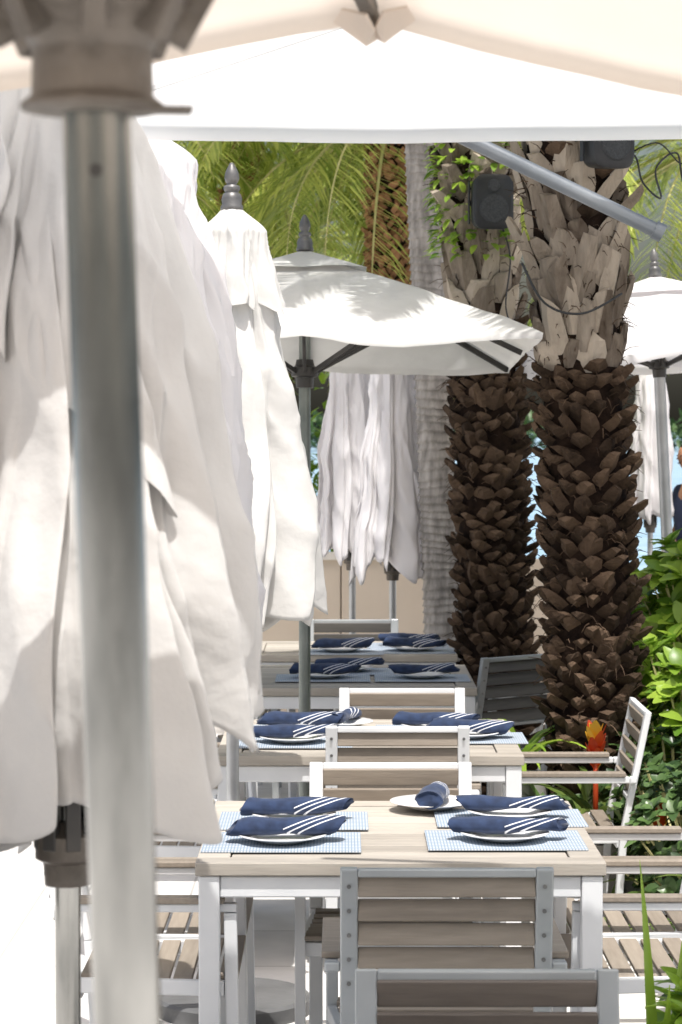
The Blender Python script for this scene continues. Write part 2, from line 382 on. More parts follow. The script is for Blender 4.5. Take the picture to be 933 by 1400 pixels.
def open_umbrella(x, y, ax, ay, zap, zrim, mat, crn=.06, sag=.05, scal=.05, hubz=None, rz=0, polemat=M_alu, ribmat=M_darkrib, pr=.024, lean=(0,0), fin=True, pole=True, vent=True, wig=.01, seed=1, ribw=.016, hubsc=1, hem=.045, farx=0):
    e = empty('open_patio_umbrella', (x,y,0), rz); e.rotation_euler = (lean[1], lean[0], rz)
    seg = 16; n = 8*seg; nt = 36
    tips = [(ax,0,0),(ax,ay,crn),(farx,ay,0),(-ax,ay,crn),(-ax,0,0),(-ax,-ay,crn),(0,-ay,0),(ax,-ay,crn)]
    def cpt(q, t):
        k = int(q) % 8; u = q-int(q); A, B = tips[k], tips[(k+1)%8]
        s = math.sin(math.pi*u)
        px = (A[0]*(1-u)+B[0]*u)*(1-scal*s*t)*t; py = (A[1]*(1-u)+B[1]*u)*(1-scal*s*t)*t; c = A[2]*(1-u)+B[2]*u
        z = zap+(zrim-c-zap)*(t*.88+.12*t*t*t if t<1 else 1) - sag*s*math.sin(math.pi*min(1,t*.72))*t
        z += wig*noise.noise(Vector((px*3, py*3, seed)))*t + wig*.5*noise.noise(Vector((px*8, py*8, seed)))*t
        return Vector((px, py, z))
    m = MB(); vs = []
    for j in range(nt+1):
        t = max(.02, j/nt)
        for i in range(n): vs.append(cpt(i/seg, t))
    for i in range(n):
        p = cpt(i/seg, 1); vs.append(p+Vector((p.x*-.004, p.y*-.004, -hem)))
    m.add(vs, [(j*n+i,(j)*n+(i+1)%n,(j+1)*n+(i+1)%n,(j+1)*n+i) for j in range(nt+1) for i in range(n)])
    part(e,'canopy',m,mat,auto='full')
    if vent:
        m = MB(); vs = []
        for j in range(9):
            t = .02+j/8*.26
            for i in range(n):
                p = cpt(i/seg, t); vs.append(p+Vector((0,0,.02+.012*math.sin(math.pi*(i%seg)/seg)*j/8)))
        m.add(vs, [(j*n+i,(j)*n+(i+1)%n,(j+1)*n+(i+1)%n,(j+1)*n+i) for j in range(8) for i in range(n)])
        part(e,'vent_cap',m,mat,auto='full')
    r = MB(); hz = hubz or zrim-.05
    for k in range(8):
        a, mid, b = cpt(k,.03), cpt(k,.5), cpt(k,.985)
        dn = Vector((0,0,-.018))
        r.beam(a+dn, mid+dn, ribw, ribw*1.4, (-b.y,b.x,0)); r.beam(mid+dn, b+dn, ribw, ribw*1.4, (-b.y,b.x,0))
        q = Vector((b.x,b.y,0)).normalized()
        r.beam(Vector((0,0,hz))+q*.04*hubsc, cpt(k,.52)+Vector((0,0,-.03)), ribw*.9, ribw*1.2, (-b.y,b.x,0))
    part(e,'ribs_and_struts',r,ribmat,.002)
    if pole:
        p = MB(); p.cyl((0,0,.04),(0,0,zap),pr,n=32); part(e,'pole',p,polemat,auto=True)
        b = MB(); b.lathe([(0,.075),(.035,.075),(.04,.25),(.03,.25),(.03,.07),(.24,.055),(.25,.045),(.25,0),(0,0)],n=40); part(e,'base',b,M_umbbase,auto=True)
    h = MB(); h.lathe([(0,.055),(.034,.055),(.04,.03),(.055,.022),(.055,-.012),(.038,-.018),(.035,-.06),(0,-.06)],(0,0,hz),n=24)
    part(e,'hub',h,ribmat,auto=True)
    if fin:
        f = MB(); f.lathe(FIN,(0,0,zap+.015)); part(e,'finial',f,M_finial,auto='full')
    return e

# closed row on the left
closed_umbrella(-.405, 3.6, 2.43, 1.32, [(2.43,.03),(2.36,.075),(2.25,.115),(2.05,.17),(1.75,.255),(1.5,.325),(1.3,.335)], 11, M_fabric_cool, n=11, hemvar=.09, swirl=.7, depth=(.15,.62), hubz=1.225, polemat=M_pole, lowdir=math.pi, low=.17, pr=.019,
    tier=(1.93,.25), tierkw=dict(tab=[(2.44,.03),(2.34,.10),(2.2,.155),(1.9,.27),(1.6,.31)], n=6, depth=(.1,.55), swirl=.7, hemvar=.10, lowdir=-.15, low=.24))
closed_umbrella(-.455, 5.6, 2.53, 1.38, [(2.53,.03),(2.40,.12),(2.24,.185),(1.85,.255),(1.4,.30)], 23, M_fabric_pink, n=8, tier=(2.03,.21), hemvar=.06, swirl=.6, depth=(.12,.55))
closed_umbrella(-.345, 7.75, 2.545, 1.22, [(2.545,.03),(2.40,.10),(2.2,.145),(1.9,.22),(1.5,.325),(1.25,.355)], 37, M_fabric, n=10, tier=(2.26,.165), hemvar=.10, swirl=.7, depth=(.15,.6), lowdir=math.pi, low=.15)
# distant closed
closed_umbrella(.065, 14.0, 2.45, 1.20, [(2.45,.03),(2.2,.12),(1.8,.17),(1.2,.225)], 41, M_fabric_pink, n=9, hemvar=.10, swirl=.5, nth=240, nt=50)
closed_umbrella(.29, 13.7, 2.42, 1.16, [(2.42,.03),(2.2,.12),(1.8,.17),(1.2,.27)], 53, M_fabric_pink, n=9, hemvar=.12, swirl=.5, nth=240, nt=50)
closed_umbrella(2.28, 18.0, 2.4, 1.25, [(2.4,.03),(2.2,.10),(1.8,.15),(1.2,.20)], 61, M_fabric_pink, n=8, hemvar=.08, nth=160, nt=30)

# open umbrellas
open_umbrella(-.148, 9.9, .90, .90, 2.575, 2.185, M_fabric, crn=.01, sag=.03, scal=.03, hubz=2.09, polemat=M_greenpole, wig=.018, seed=3, lean=(.0,-.045), hem=.022)
open_umbrella(1.80, 13.0, 1.05, 1.0, 2.66, 2.28, M_fabric_pink, crn=.04, hubz=2.2, lean=(-.05,0), seed=5, pr=.03)
open_umbrella(2.7, 16.0, 1.2, 1.2, 2.8, 2.35, M_fabric_pink, crn=.04, hubz=2.25, seed=6)
B = open_umbrella(.95, 4.3, 1.65, 1.15, 2.86, 2.535, M_white_can, crn=.0, sag=.02, scal=.01, hubz=2.45, ribmat=M_wpaint, seed=8, ribw=.008, wig=.005, hem=.03)
a = MB(); a.cyl((-.90,1.22,2.62),(-.235,1.22,2.30),.017,n=20); a.cyl((-.245,1.22,2.305),(-.225,1.22,2.295),.021,n=20); part(B,'extension_arm',a,M_arm,auto=True)

# foreground umbrella (leaning pole, big cast hub, cream canopy)
A = open_umbrella(-.178, 1.76, 1.3, 1.3, 2.78, 2.375, M_cream, crn=.20, sag=.03, scal=.015, hubz=2.45, pole=False, fin=True, seed=12, ribw=.014, hem=.02, farx=.22)
p = MB()
p.cyl((.066,0,.04),(-.018,0,2.75),.0245,n=48); part(A,'pole',p,M_pole,auto=True)
p = MB(); p.cyl((.0092,0,1.868),(.0090,0,1.873),.0249,n=48); part(A,'pole_joint',p,M_pole,auto=True)
h = MB(); h.lathe([(0,.0),(.026,0),(.052,.002),(.052,.006),(.044,.012),(.043,.045),(.050,.056),(.066,.070),(.068,.10),(.060,.106),(.0,.106)],(0,0,2.078),n=48); 
for k in range(8):
    an = k*math.pi/4+.12
    h.beam((math.cos(an)*.045,math.sin(an)*.045,2.135),(math.cos(an)*.075,math.sin(an)*.075,2.19),.016,.05,(-math.sin(an),math.cos(an),0))
h.beam((.02,-.01,2.0795),(.072,-.004,2.0795),.03,.004,(0,1,0))
part(A,'runner_hub_casting',h,M_hub,.0015,auto=True)
h = MB()
for k in range(8):
    an = k*math.pi/4+.12+.09
    if k in (4,): continue
    h.beam((math.cos(an)*.07,math.sin(an)*.07,2.185),(math.cos(an)*.62,math.sin(an)*.62,2.52),.014,.02,(-math.sin(an),math.cos(an),0))
part(A,'support_struts',h,M_gpaint,.002)
h = MB(); h.cyl((.0045,-.0225,2.035),(.0045,-.0252,2.035),.0048,n=16); part(A,'pole_pin_hole',h,M_darkrib)
h = MB(); h.beam((.19,1.12,2.385),(.22,1.29,2.355),.018,.016); part(A,'rib_end',h,M_hub,.003)
h = MB()
for sx in (-1,1):
    q = [(0,1.31,-.026),(sx*.012,1.29,-.036),(sx*.050,1.27,-.010),(sx*.040,1.24,.0),(sx*.010,1.22,-.010),(0,1.25,-.024)]
    h.add([(x+.22,y,z+2.367) for x,y,z in q],[(0,1,5),(1,2,3,4),(1,4,5)])
o = part(A,'rib_pocket',h,M_cream); sd = o.modifiers.new('s','SOLIDIFY'); sd.thickness = .004

# ------------------------------------------------------------------ tables, chairs, settings
table(.1525, 6.2); table(.0975, 8.26); table(.06, 10.45); table(.05, 12.0, 1.05, .8); table(.20, 3.15, 1.05, 1.05)
chair(.24, 5.79, 0, 'G')
chair(.268, 4.18, 180, 'M')
chair(.148, 6.99, 180, 'W'); chair(.190, 8.45, 0, 'W')
chair(.235, 9.10, 180, 'W'); chair(.06, 12.55, 180, 'D')
for yy in (6.52, 7.08): chair(-.50, yy, -90, 'W'); chair(.83, yy+.02, 90, 'W')
chair(.80, 8.82, 90, 'W'); chair(-.62, 8.55, -90, 'W'); chair(-.60, 9.1, -90, 'W')
chair(.63, 11.0, 38, 'D'); chair(-.32, 11.15, -65, 'W')
chair(.90, 12.6, 70, 'W'); chair(-.55, 12.4, -90, 'G'); chair(1.45, 12.2, 20, 'W'); chair(1.85, 14.2, 60, 'W')

setting(-.157, 6.50, 5, 0); setting(-.134, 6.86, 3, 1); setting(.439, 6.53, -3, 2); setting(.478, 6.91, -4, 3)
setting(.262, 7.08, 82, 1, sx=.8, mat=False)
setting(-.17, 8.60, 2, 2); setting(-.16, 8.95, 3, 0); setting(.0, 9.05, 70, 3, sx=.8, mat=False); setting(.34, 8.95, -6, 1); setting(.45, 8.72, -4, 0)
setting(-.08, 10.85, 3, 1); setting(.03, 11.15, 5, 2); setting(.36, 10.85, 0, 3); setting(.0, 12.15, 4, 0); setting(.36, 12.2, -3, 1); setting(.34, 12.5, 3, 2)
setting(.14, 4.02, 80, 2, sx=.8); setting(.5,3.6,5,1); setting(-.1,3.6,5,3)

# ------------------------------------------------------------------ palms
def path_at(path, z):
    for a, b in zip(path, path[1:]):
        if z <= b[2]:
            t = (z-a[2])/(b[2]-a[2]); return [a[i]+(b[i]-a[i])*t for i in range(4)]
    return list(path[-1])
def boot(m, base, out, up, tan, l, w, th, tilt):
    d = (out*tilt+up*(1-tilt)+tan*R.uniform(-.15,.15)).normalized(); nn = d.cross(tan).normalized()
    if nn.dot(out) < 0: nn = -nn
    vs = []; sk = R.uniform(-.25,.25)*w
    for t, ww, tt in ((-.25,1.0,1.0),(.35,.95,1.15),(.75,.75,1.0),(1,.5*R.uniform(.6,1.5),.55)):
        c = base+d*l*t+tan*sk*t*t
        jl = R.uniform(-.2,.2)*l if t == 1 else 0
        vs += [c-tan*w*ww/2+d*jl-nn*th*.25, c+nn*th*tt*.6, c+tan*w*ww/2-d*jl-nn*th*.25, c-nn*th*.5]
    fs = [(j*4+k,j*4+(k+1)%4,(j+1)*4+(k+1)%4,(j+1)*4+k) for j in range(3) for k in range(4)]+[(12,13,14,15)]
    m.add(vs, fs)
def frond_mesh():
    lf, rc = MB(), MB(); rr = random.Random(3)
    for f in range(42):
        az = f*2.399+rr.uniform(-.2,.2); el = math.radians(rr.uniform(-35,75)); ln = rr.uniform(1.7,2.3)
        h = Vector((math.cos(az),math.sin(az),0)); side = Vector((-math.sin(az),math.cos(az),0)); pts = []
        p = Vector((0,0,0))+h*.1; e = el; nseg = 22
        for i in range(nseg+1):
            pts.append(p.copy()); p = p+(h*math.cos(e)+Vector((0,0,1))*math.sin(e))*ln/nseg
            e -= (.055+.05*i/nseg)*(1 if el > -.2 else .6)
        rc.tube(pts, [.016*(1-i/nseg*.85) for i in range(nseg+1)], 4)
        for i in range(3, nseg):
            for sub in (0, .33, .66):
                b = pts[i].lerp(pts[i+1], sub); d = (pts[i+1]-pts[i]).normalized(); t = (i+sub)/nseg
                L_ = .42*math.sin(math.pi*min(1,(t*.85+.12)))**.7*rr.uniform(.85,1.1)
                for s in (-1,1):
                    dr = (d*.75+side*s*.8+Vector((0,0,rr.uniform(-.1,.35)))).normalized(); w = dr.cross(Vector((0,0,1))).normalized()*.011
                    m1 = b+dr*L_*.5; tip = b+dr*L_+Vector((0,0,-.12*L_*rr.uniform(.5,2.5)))
                    lf.add([b-w*.6,b+w*.6,m1+w,m1-w,tip],[(0,1,2,3),(3,2,4)])
    a, b = lf.mesh('fronds'), rc.mesh('rachises'); a.materials.append(M_frond); b.materials.append(M_rachis); return a, b
FR = frond_mesh()
def date_palm(path, light=None, orange=False, crown=1.0, crz=0, step=.050, nper=13, seed=1):
    global R
    R = random.Random(seed); e = empty('date_palm_tree')
    c = MB(); pts = []; rs = []
    z = -.05
    while z < path[-1][2]:
        q = path_at(path, z); pts.append((q[0],q[1],z)); rs.append(q[3]*.86); z += .15
    c.tube(pts, rs, 20); part(e,'trunk_core',c,M_core,auto='full')
    D, Lt = MB(), MB(); z = .02; row = 0
    while z < path[-1][2]-.02:
        q = path_at(path, z); isl = light and light[0] < z < light[1]
        npr = nper-4 if isl else nper
        for k in range(npr):
            a = 2*math.pi*(k+.5*(row%2)+R.uniform(-.22,.22))/npr+row*.07
            o = Vector((math.cos(a),math.sin(a),0)); tn = Vector((-o.y,o.x,0)); r = q[3]
            w = 2*math.pi*r/npr*R.uniform(.7,1.2)
            base = Vector((q[0],q[1],z+R.uniform(-.02,.02)))+o*r*R.uniform(.80,.88)
            if isl and R.random() > (z-light[0]-.5)*.8:
                fl = min(1, max(0, 1-abs(z-light[0]-.55)/.3)); tl = R.uniform(.12,.34)*(1+.6*fl)
                boot(Lt, base, o, Vector((0,0,1)), tn, R.uniform(.08,.19), w*.9, .035, min(.6,tl))
            else:
                if R.random() < .06: continue
                boot(D, base, o, Vector((0,0,1)), tn, R.uniform(.04,.09), w, .030, R.uniform(.35,.75))
        z += step*(1.6 if isl else 1); row += 1
    part(e,'leaf_base_stubs',D,M_bootO if orange else M_bootD)
    if light: part(e,'cut_frond_boots',Lt,M_bootL)
    h = MB()
    for i in range(900):
        z = R.uniform(.3, min(3.6,path[-1][2]-.2)); q = path_at(path,z); a = R.uniform(0,6.283)
        o = Vector((math.cos(a),math.sin(a),0)); b = Vector((q[0],q[1],z))+o*q[3]*.95
        t = b+o*R.uniform(.02,.06)+Vector((R.uniform(-.04,.04),R.uniform(-.04,.04),R.uniform(-.05,.04)))
        h.tube([b,(b+t)/2+Vector((0,0,.01)),t],[.003,.002,.001],3)
    part(e,'fibres',h,M_bootD)
    if crown:
        q = path[-1]
        for i, k in enumerate(FR):
            o = part(e,('fronds','rachises')[i],k,None); o.location = q[:3]; o.scale = (crown,)*3; o.rotation_euler = (0,0,crz)
    return e
P1 = date_palm([(1.0,9.6,-.1,.185),(1.0,9.6,.7,.185),(.965,9.6,1.7,.178),(.935,9.6,2.2,.178),(.90,9.6,2.8,.195),(.87,9.6,4.0,.20),(.86,9.6,4.9,.2)], light=(2.1,3.3), crown=.85, seed=5)
P2 = date_palm([(.775,12.1,-.1,.20),(.765,12.1,.8,.19),(.72,12.1,2.1,.185),(.66,12.1,3.3,.19),(.55,12.1,10.0,.17)], light=(2.4,3.4), crown=.9, crz=1.3, seed=9)
P4 = date_palm([(.36,17.,-.1,.14),(.33,17.,2.5,.14),(.33,17.,3.95,.15)], orange=True, crown=.95, crz=.6, seed=12)
P5 = date_palm([(-.9,19.5,-.1,.16),(-.8,19.5,4.25,.16)], orange=True, crown=1.1, crz=2.1, seed=13)
P7 = date_palm([(3.2,20.5,-.1,.14),(3.3,20.5,4.3,.14)], crown=1.15, crz=3.3, seed=14)
P8 = date_palm([(-2.3,17.5,-.1,.16),(-2.3,17.5,3.9,.16)], crown=1.1, crz=4.4, seed=15)
P9 = date_palm([(.50,18.5,-.1,.13),(.47,18.5,2.6,.13),(.8,19,4.6,.13)], crown=1.1, crz=5, seed=16)
P10 = date_palm([(-.6,23,-.1,.13),(-.6,23,3.6,.13)], crown=1.25, crz=1.7, seed=17)

def ring_palm(path, seed=1, crown=1):
    e = empty('coconut_palm_tree'); c = MB(); n = 28; vs = []; rows = 0; z = -.05; rr = random.Random(seed)
    while z < path[-1][2]:
        q = path_at(path, z)
        st = rr.uniform(.035,.06)
        for dz, kk in ((0,1.05),(st*.3,.99),(st*.75,.965),(st*.97,.97)):
            for k in range(n):
                a = 2*math.pi*k/n; r = q[3]*(kk+.04*noise.noise(Vector((math.cos(a)*3,math.sin(a)*3,z*12+dz))))
                vs.append((q[0]+math.cos(a)*r,q[1]+math.sin(a)*r,z+dz+.012*math.sin(a+z*9)))
            rows += 1
        z += st
    c.add(vs,[(j*n+k,j*n+(k+1)%n,(j+1)*n+(k+1)%n,(j+1)*n+k) for j in range(rows-1) for k in range(n)])
    part(e,'ringed_trunk',c,M_greytrunk,auto='full')
    for i, k in enumerate(FR):
        o = part(e,('fronds','rachises')[i],k,None); o.location = path[-1][:3]; o.scale = (crown,)*3; o.rotation_euler=(0,0,2.2)
ring_palm([(.60,13.5,-.1,.115),(.575,13.5,.6,.11),(.50,13.5,2.3,.10),(.44,13.5,3.5,.095),(.40,13.5,10.0,.08)],crown=.9)

# ------------------------------------------------------------------ plants
def leaf(m, b, d, up, l, w, curl=.25, seg=4):
    s = d.cross(up)
    if s.length < .05: s = d.orthogonal()
    s.normalize(); nn = s.cross(d).normalized(); vs = []
    for i in range(seg+1):
        t = i/seg; ww = w*(math.sin(math.pi*min(1,t*.86+.10))**.8)/2; c = b+d*l*t-nn*curl*l*t*t
        vs += [c-s*ww+nn*ww*.25, c, c+s*ww+nn*ww*.25]
    m.add(vs,[(i*3+k,i*3+k+1,(i+1)*3+k+1,(i+1)*3+k) for i in range(seg) for k in range(2)])
def shrub(name, c, rad, n, l, w, mat, seed, clump=7, upb=.7):
    rr = random.Random(seed); e = empty(name, c); m, st = MB(), MB()
    for i in range(n):
        while True:
            p = Vector((rr.uniform(-1,1),rr.uniform(-1,1),rr.uniform(-.6,1)))
            if .35 < p.length < 1.05*(1+.25*noise.noise(p*2+Vector((seed,0,0)))): break
        q = Vector((p.x*rad[0],p.y*rad[1],p.z*rad[2])); ax = (p.normalized()*.6+Vector((0,0,upb))).normalized()
        st.tube([q-ax*l*1.6, q],[.006,.004],4)
        for k in range(clump):
            a = k*2.4+rr.random(); h = ax.orthogonal().normalized(); h.rotate(Matrix.Rotation(a,3,ax))
            d = (ax*rr.uniform(.25,.9)+h*rr.uniform(.5,1)).normalized()
            leaf(m, q+ax*rr.uniform(-.4,.3)*l*.5, d, ax, l*rr.uniform(.65,1.15), w*rr.uniform(.8,1.15), rr.uniform(.05,.4))
    st.tube([(0,0,-c[2]),(0,0,0)],[.03,.01],6)
    part(e,'leaves',m,mat,auto='full'); part(e,'stems',st,M_rachis)
shrub('broadleaf_shrub',(1.54,10.3,.98),(.38,.42,.42),240,.11,.065,M_shrub,3)
shrub('broadleaf_shrub',(2.0,11.6,.8),(.55,.5,.45),120,.12,.06,M_shrub,4)
shrub('broadleaf_shrub',(1.43,9.7,.68),(.32,.35,.34),180,.10,.062,M_shrub,5)
shrub('dark_ground_shrub',(1.32,8.7,.40),(.34,.5,.32),260,.055,.036,M_dark,6,9)
shrub('dark_ground_shrub',(1.30,9.4,.45),(.35,.3,.3),150,.07,.034,M_dark,7,8)
shrub('dark_ground_shrub',(1.36,7.4,.2),(.35,.7,.25),200,.06,.034,M_dark,8,8)
shrub('low_green_shrub',(.735,4.9,.50),(.11,.25,.22),80,.07,.038,M_shrub,18,7)
def rosette(name, c, n, l, w, mat, seed, stem=0, flower=None, elr=(.45,1.35), dr=(.08,.26)):
    rr = random.Random(seed); e = empty(name, c); m = MB()
    for k in range(n):
        a = k*2.399+rr.uniform(-.2,.2); el = rr.uniform(*elr); h = Vector((math.cos(a),math.sin(a),0)); s = Vector((-h.y,h.x,0))
        p = Vector((0,0,0)); ll = l*rr.uniform(.7,1.1); vs = []; seg = 9; ee = el
        for i in range(seg+1):
            t = i/seg; ww = w*(1-t**2.5)*.5+.001
            nn = Vector((-h.x*math.sin(ee),-h.y*math.sin(ee),math.cos(ee)))
            vs += [p-s*ww+nn*ww*.4,p.copy(),p+s*ww+nn*ww*.4]; p = p+(h*math.cos(ee)+Vector((0,0,math.sin(ee))))*ll/seg; ee -= rr.uniform(*dr)
        m.add(vs,[(i*3+k2,i*3+k2+1,(i+1)*3+k2+1,(i+1)*3+k2) for i in range(seg) for k2 in range(2)])
    part(e,'leaves',m,mat,auto='full')
    if flower:
        f1, f2 = MB(), MB(); fh = flower
        f1.tube([(0,0,0),(0,0,fh)],[.012,.01],6)
        for k in range(16):
            a = k*2.399; z = fh-.10+k*.008; d = Vector((math.cos(a)*.8,math.sin(a)*.8,1)).normalized()
            leaf(f1 if k%3 else f2, Vector((0,0,z)), d, Vector((0,0,1)), .09, .045, -.2)
        for k in range(4):
            a = k*1.26; leaf(f2, Vector((0,0,fh)), Vector((math.cos(a)*.45,math.sin(a)*.45,1)).normalized(), Vector((0,0,1)), .09, .035, -.1)
        part(e,'flower_bracts',f1,M_red,auto='full'); part(e,'flower_tips',f2,M_yel,auto='full')
rosette('bromeliad_plant',(.965,9.22,.30),26,.42,.045,M_brom,2,flower=.36)
rosette('bromeliad_plant',(1.18,9.05,.22),26,.42,.045,M_brom,3,flower=.22)
rosette('bromeliad_plant',(.80,9.45,.32),24,.40,.04,M_dark,4)
rosette('bromeliad_plant',(1.35,8.2,.10),30,.5,.045,M_brom,5)
rosette('bromeliad_plant',(1.22,8.6,.12),26,.45,.045,M_brom,15)
rosette('spiky_leaf_plant',(.70,9.6,.5),26,.46,.034,M_shrub,6)
rosette('strap_leaf_plant',(.65,5.0,.03),3,.98,.055,M_shrub,33,elr=(1.47,1.56),dr=(.0,.02))
rosette('strap_leaf_plant',(1.2,6.4,.05),22,.6,.04,M_brom,32)
for i,(x,y,z) in enumerate([(.965,9.22,.30),(.80,9.45,.32),(.70,9.6,.5)]):
    pt = MB(); pt.lathe([(.0,z-.02),(.10,z-.02),(.11,z),(.12,z),(.10,.02),(.09,0),(0,0)],(x,y,0),n=28); o = part(None,'plant_pot',pt,M_stone,auto=True)
# epiphytes on palms
rr = random.Random(8); e = empty('epiphyte_vine'); m = MB()
for i in range(320):
    z = rr.uniform(2.7,3.5); a = rr.uniform(2.2,5.4)
    b = Vector((.69-(z-2.7)*.03+math.cos(a)*.21,12.1+math.sin(a)*.21,z)); d = Vector((math.cos(a)+rr.uniform(-.5,.5),math.sin(a)+rr.uniform(-.5,.5),rr.uniform(-.6,.6))).normalized()
    leaf(m,b,d,Vector((0,0,1)),rr.uniform(.04,.09),.035)
part(e,'leaves',m,M_shrub,auto='full')
def leafmass(name, x0,x1,y0,y1,z0,z1,n,l,mat,seed):
    rr = random.Random(seed); m = MB()
    for i in range(n):
        x = rr.uniform(x0,x1); top = z0+(z1-z0)*(.6+.5*noise.noise(Vector((x/(abs(x1-x0))*14,seed,0)))+.25*noise.noise(Vector((x/(abs(x1-x0))*50,seed,2))))
        b = Vector((x,rr.uniform(y0,y1),rr.uniform(z0,top))); d = Vector((rr.uniform(-1,1),rr.uniform(-1,.3),rr.uniform(-.3,1))).normalized()
        leaf(m,b,d,Vector((0,0,1)),l*rr.uniform(.6,1.2),l*.45,seg=2)
    o = part(None,name,m,mat)
leafmass('distant_trees',-140,200,300,318,-.5,6.5,16000,1.6,M_dark,5)
leafmass('hedge',-5,.2,20.5,21.5,0,2.9,5000,.16,M_shrub,6)

# ------------------------------------------------------------------ speakers, cable
def speaker(x, y, z, rz, s=1):
    e = empty('outdoor_speaker',(x,y,z),rz,s); b = MB()
    n = 10; prof = []
    for yy, k in ((-.07,.86),(-.06,1),(.02,.95),(.07,.6)):
        ring = []
        for i in range(32):
            a = 2*math.pi*i/32; c, s_ = math.cos(a), math.sin(a)
            ring.append((math.copysign(abs(c)**.45,c)*.085*k, yy, math.copysign(abs(s_)**.45,s_)*.115*k))
        prof.append(ring)
    vs = [p for r in prof for p in r]
    b.add(vs,[(j*32+i,j*32+(i+1)%32,(j+1)*32+(i+1)%32,(j+1)*32+i) for j in range(3) for i in range(32)]+[tuple(range(31,-1,-1)),tuple(range(96,128))])
    part(e,'cabinet',b,M_black,auto=True)
    g = MB(); g.cyl((0,-.070,-.03),(0,-.078,-.03),.062,.055,n=32); g.cyl((0,-.070,.065),(0,-.077,.065),.028,.022,n=24); part(e,'grille_cones',g,M_grille)
    k = MB(); k.beam((-.092,0,-.09),(-.092,0,.09),.006,.02,(1,0,0)); k.beam((.092,0,-.09),(.092,0,.09),.006,.02,(1,0,0)); k.beam((-.095,.0,0),(-.04,.12,0),.02,.006,(0,0,1)); part(e,'bracket',k,M_black)
speaker(.72,11.80,2.95,.15,1.15); speaker(1.00,9.32,2.97,.5,1.1)
def cable(pts, r=.004, name='hanging_cable'):
    P = [Vector(p) for p in pts]; out = []
    for i in range(len(P)-1):
        a, b, c, d = P[max(i-1,0)], P[i], P[i+1], P[min(i+2,len(P)-1)]
        for k in range(8):
            t = k/8; out.append(.5*((2*b)+(c-a)*t+(2*a-5*b+4*c-d)*t*t+(3*b-a-3*c+d)*t**3))
    out.append(P[-1]); m = MB(); m.tube(out, r, 6); part(None,name,m,M_black,auto='full')
cable([(1.05,9.4,2.93),(1.12,9.35,2.90),(1.15,9.35,2.80),(1.22,9.35,2.74),(1.20,9.35,2.85),(1.28,9.35,2.91),(1.32,9.35,2.77),(1.5,9.4,2.6),(1.9,9.6,2.8)])
cable([(1.05,9.4,2.88),(1.2,9.35,2.95),(1.30,9.35,2.87),(1.36,9.35,2.96),(1.6,9.35,2.9),(2.1,9.4,3.1)],.003)
cable([(.76,11.9,2.9),(.82,11.88,2.7),(.80,11.88,2.45),(.86,11.9,2.3)],.004)
cable([(.70,9.47,2.50),(.78,9.36,2.34),(.92,9.34,2.30),(1.08,9.42,2.38)],.005)

# ------------------------------------------------------------------ wall, ground, water
e = empty('low_beige_wall'); m = MB(); c = MB()
x = -4.2
while x < .86:
    m.box((x+.35,15.5,.52),(.692,.10,1.04)); x += .70
m.box((-1.7,15.53,.5),(5.05,.08,1.0)); c.box((-1.7,15.5,1.06),(5.15,.17,.045))
part(e,'panels',m,M_wall,.006); part(e,'coping',c,M_cap,.005)
g = MB(); g.add([(-60,-20,0),(60,-20,0),(60,26,0),(-60,26,0),(-60,26,-2),(60,26,-2)],[(0,1,2,3),(3,2,5,4)]); part(None,'ground',g,M_ground)
w = MB(); w.add([(-2500,25,-.6),(2500,25,-.6),(2500,4000,-.6),(-2500,4000,-.6)],[(0,1,2,3)]); part(None,'water',w,M_water)
s = MB(); ns = 24
vs = [(1.16+4*i/ns, 5.8+9*j/ns, .06+.05*noise.noise(Vector((i*.5,j*.5,0)))) for j in range(ns+1) for i in range(ns+1)]
s.add(vs,[(j*(ns+1)+i,j*(ns+1)+i+1,(j+1)*(ns+1)+i+1,(j+1)*(ns+1)+i) for j in range(ns) for i in range(ns)]); part(None,'planting_bed',s,M_soil,auto='full')
k = MB()
for i in range(15): k.box((1.12,6.1+i*.6,.06),(.08,.592,.12))
part(None,'bed_kerb',k,M_stone,.006)

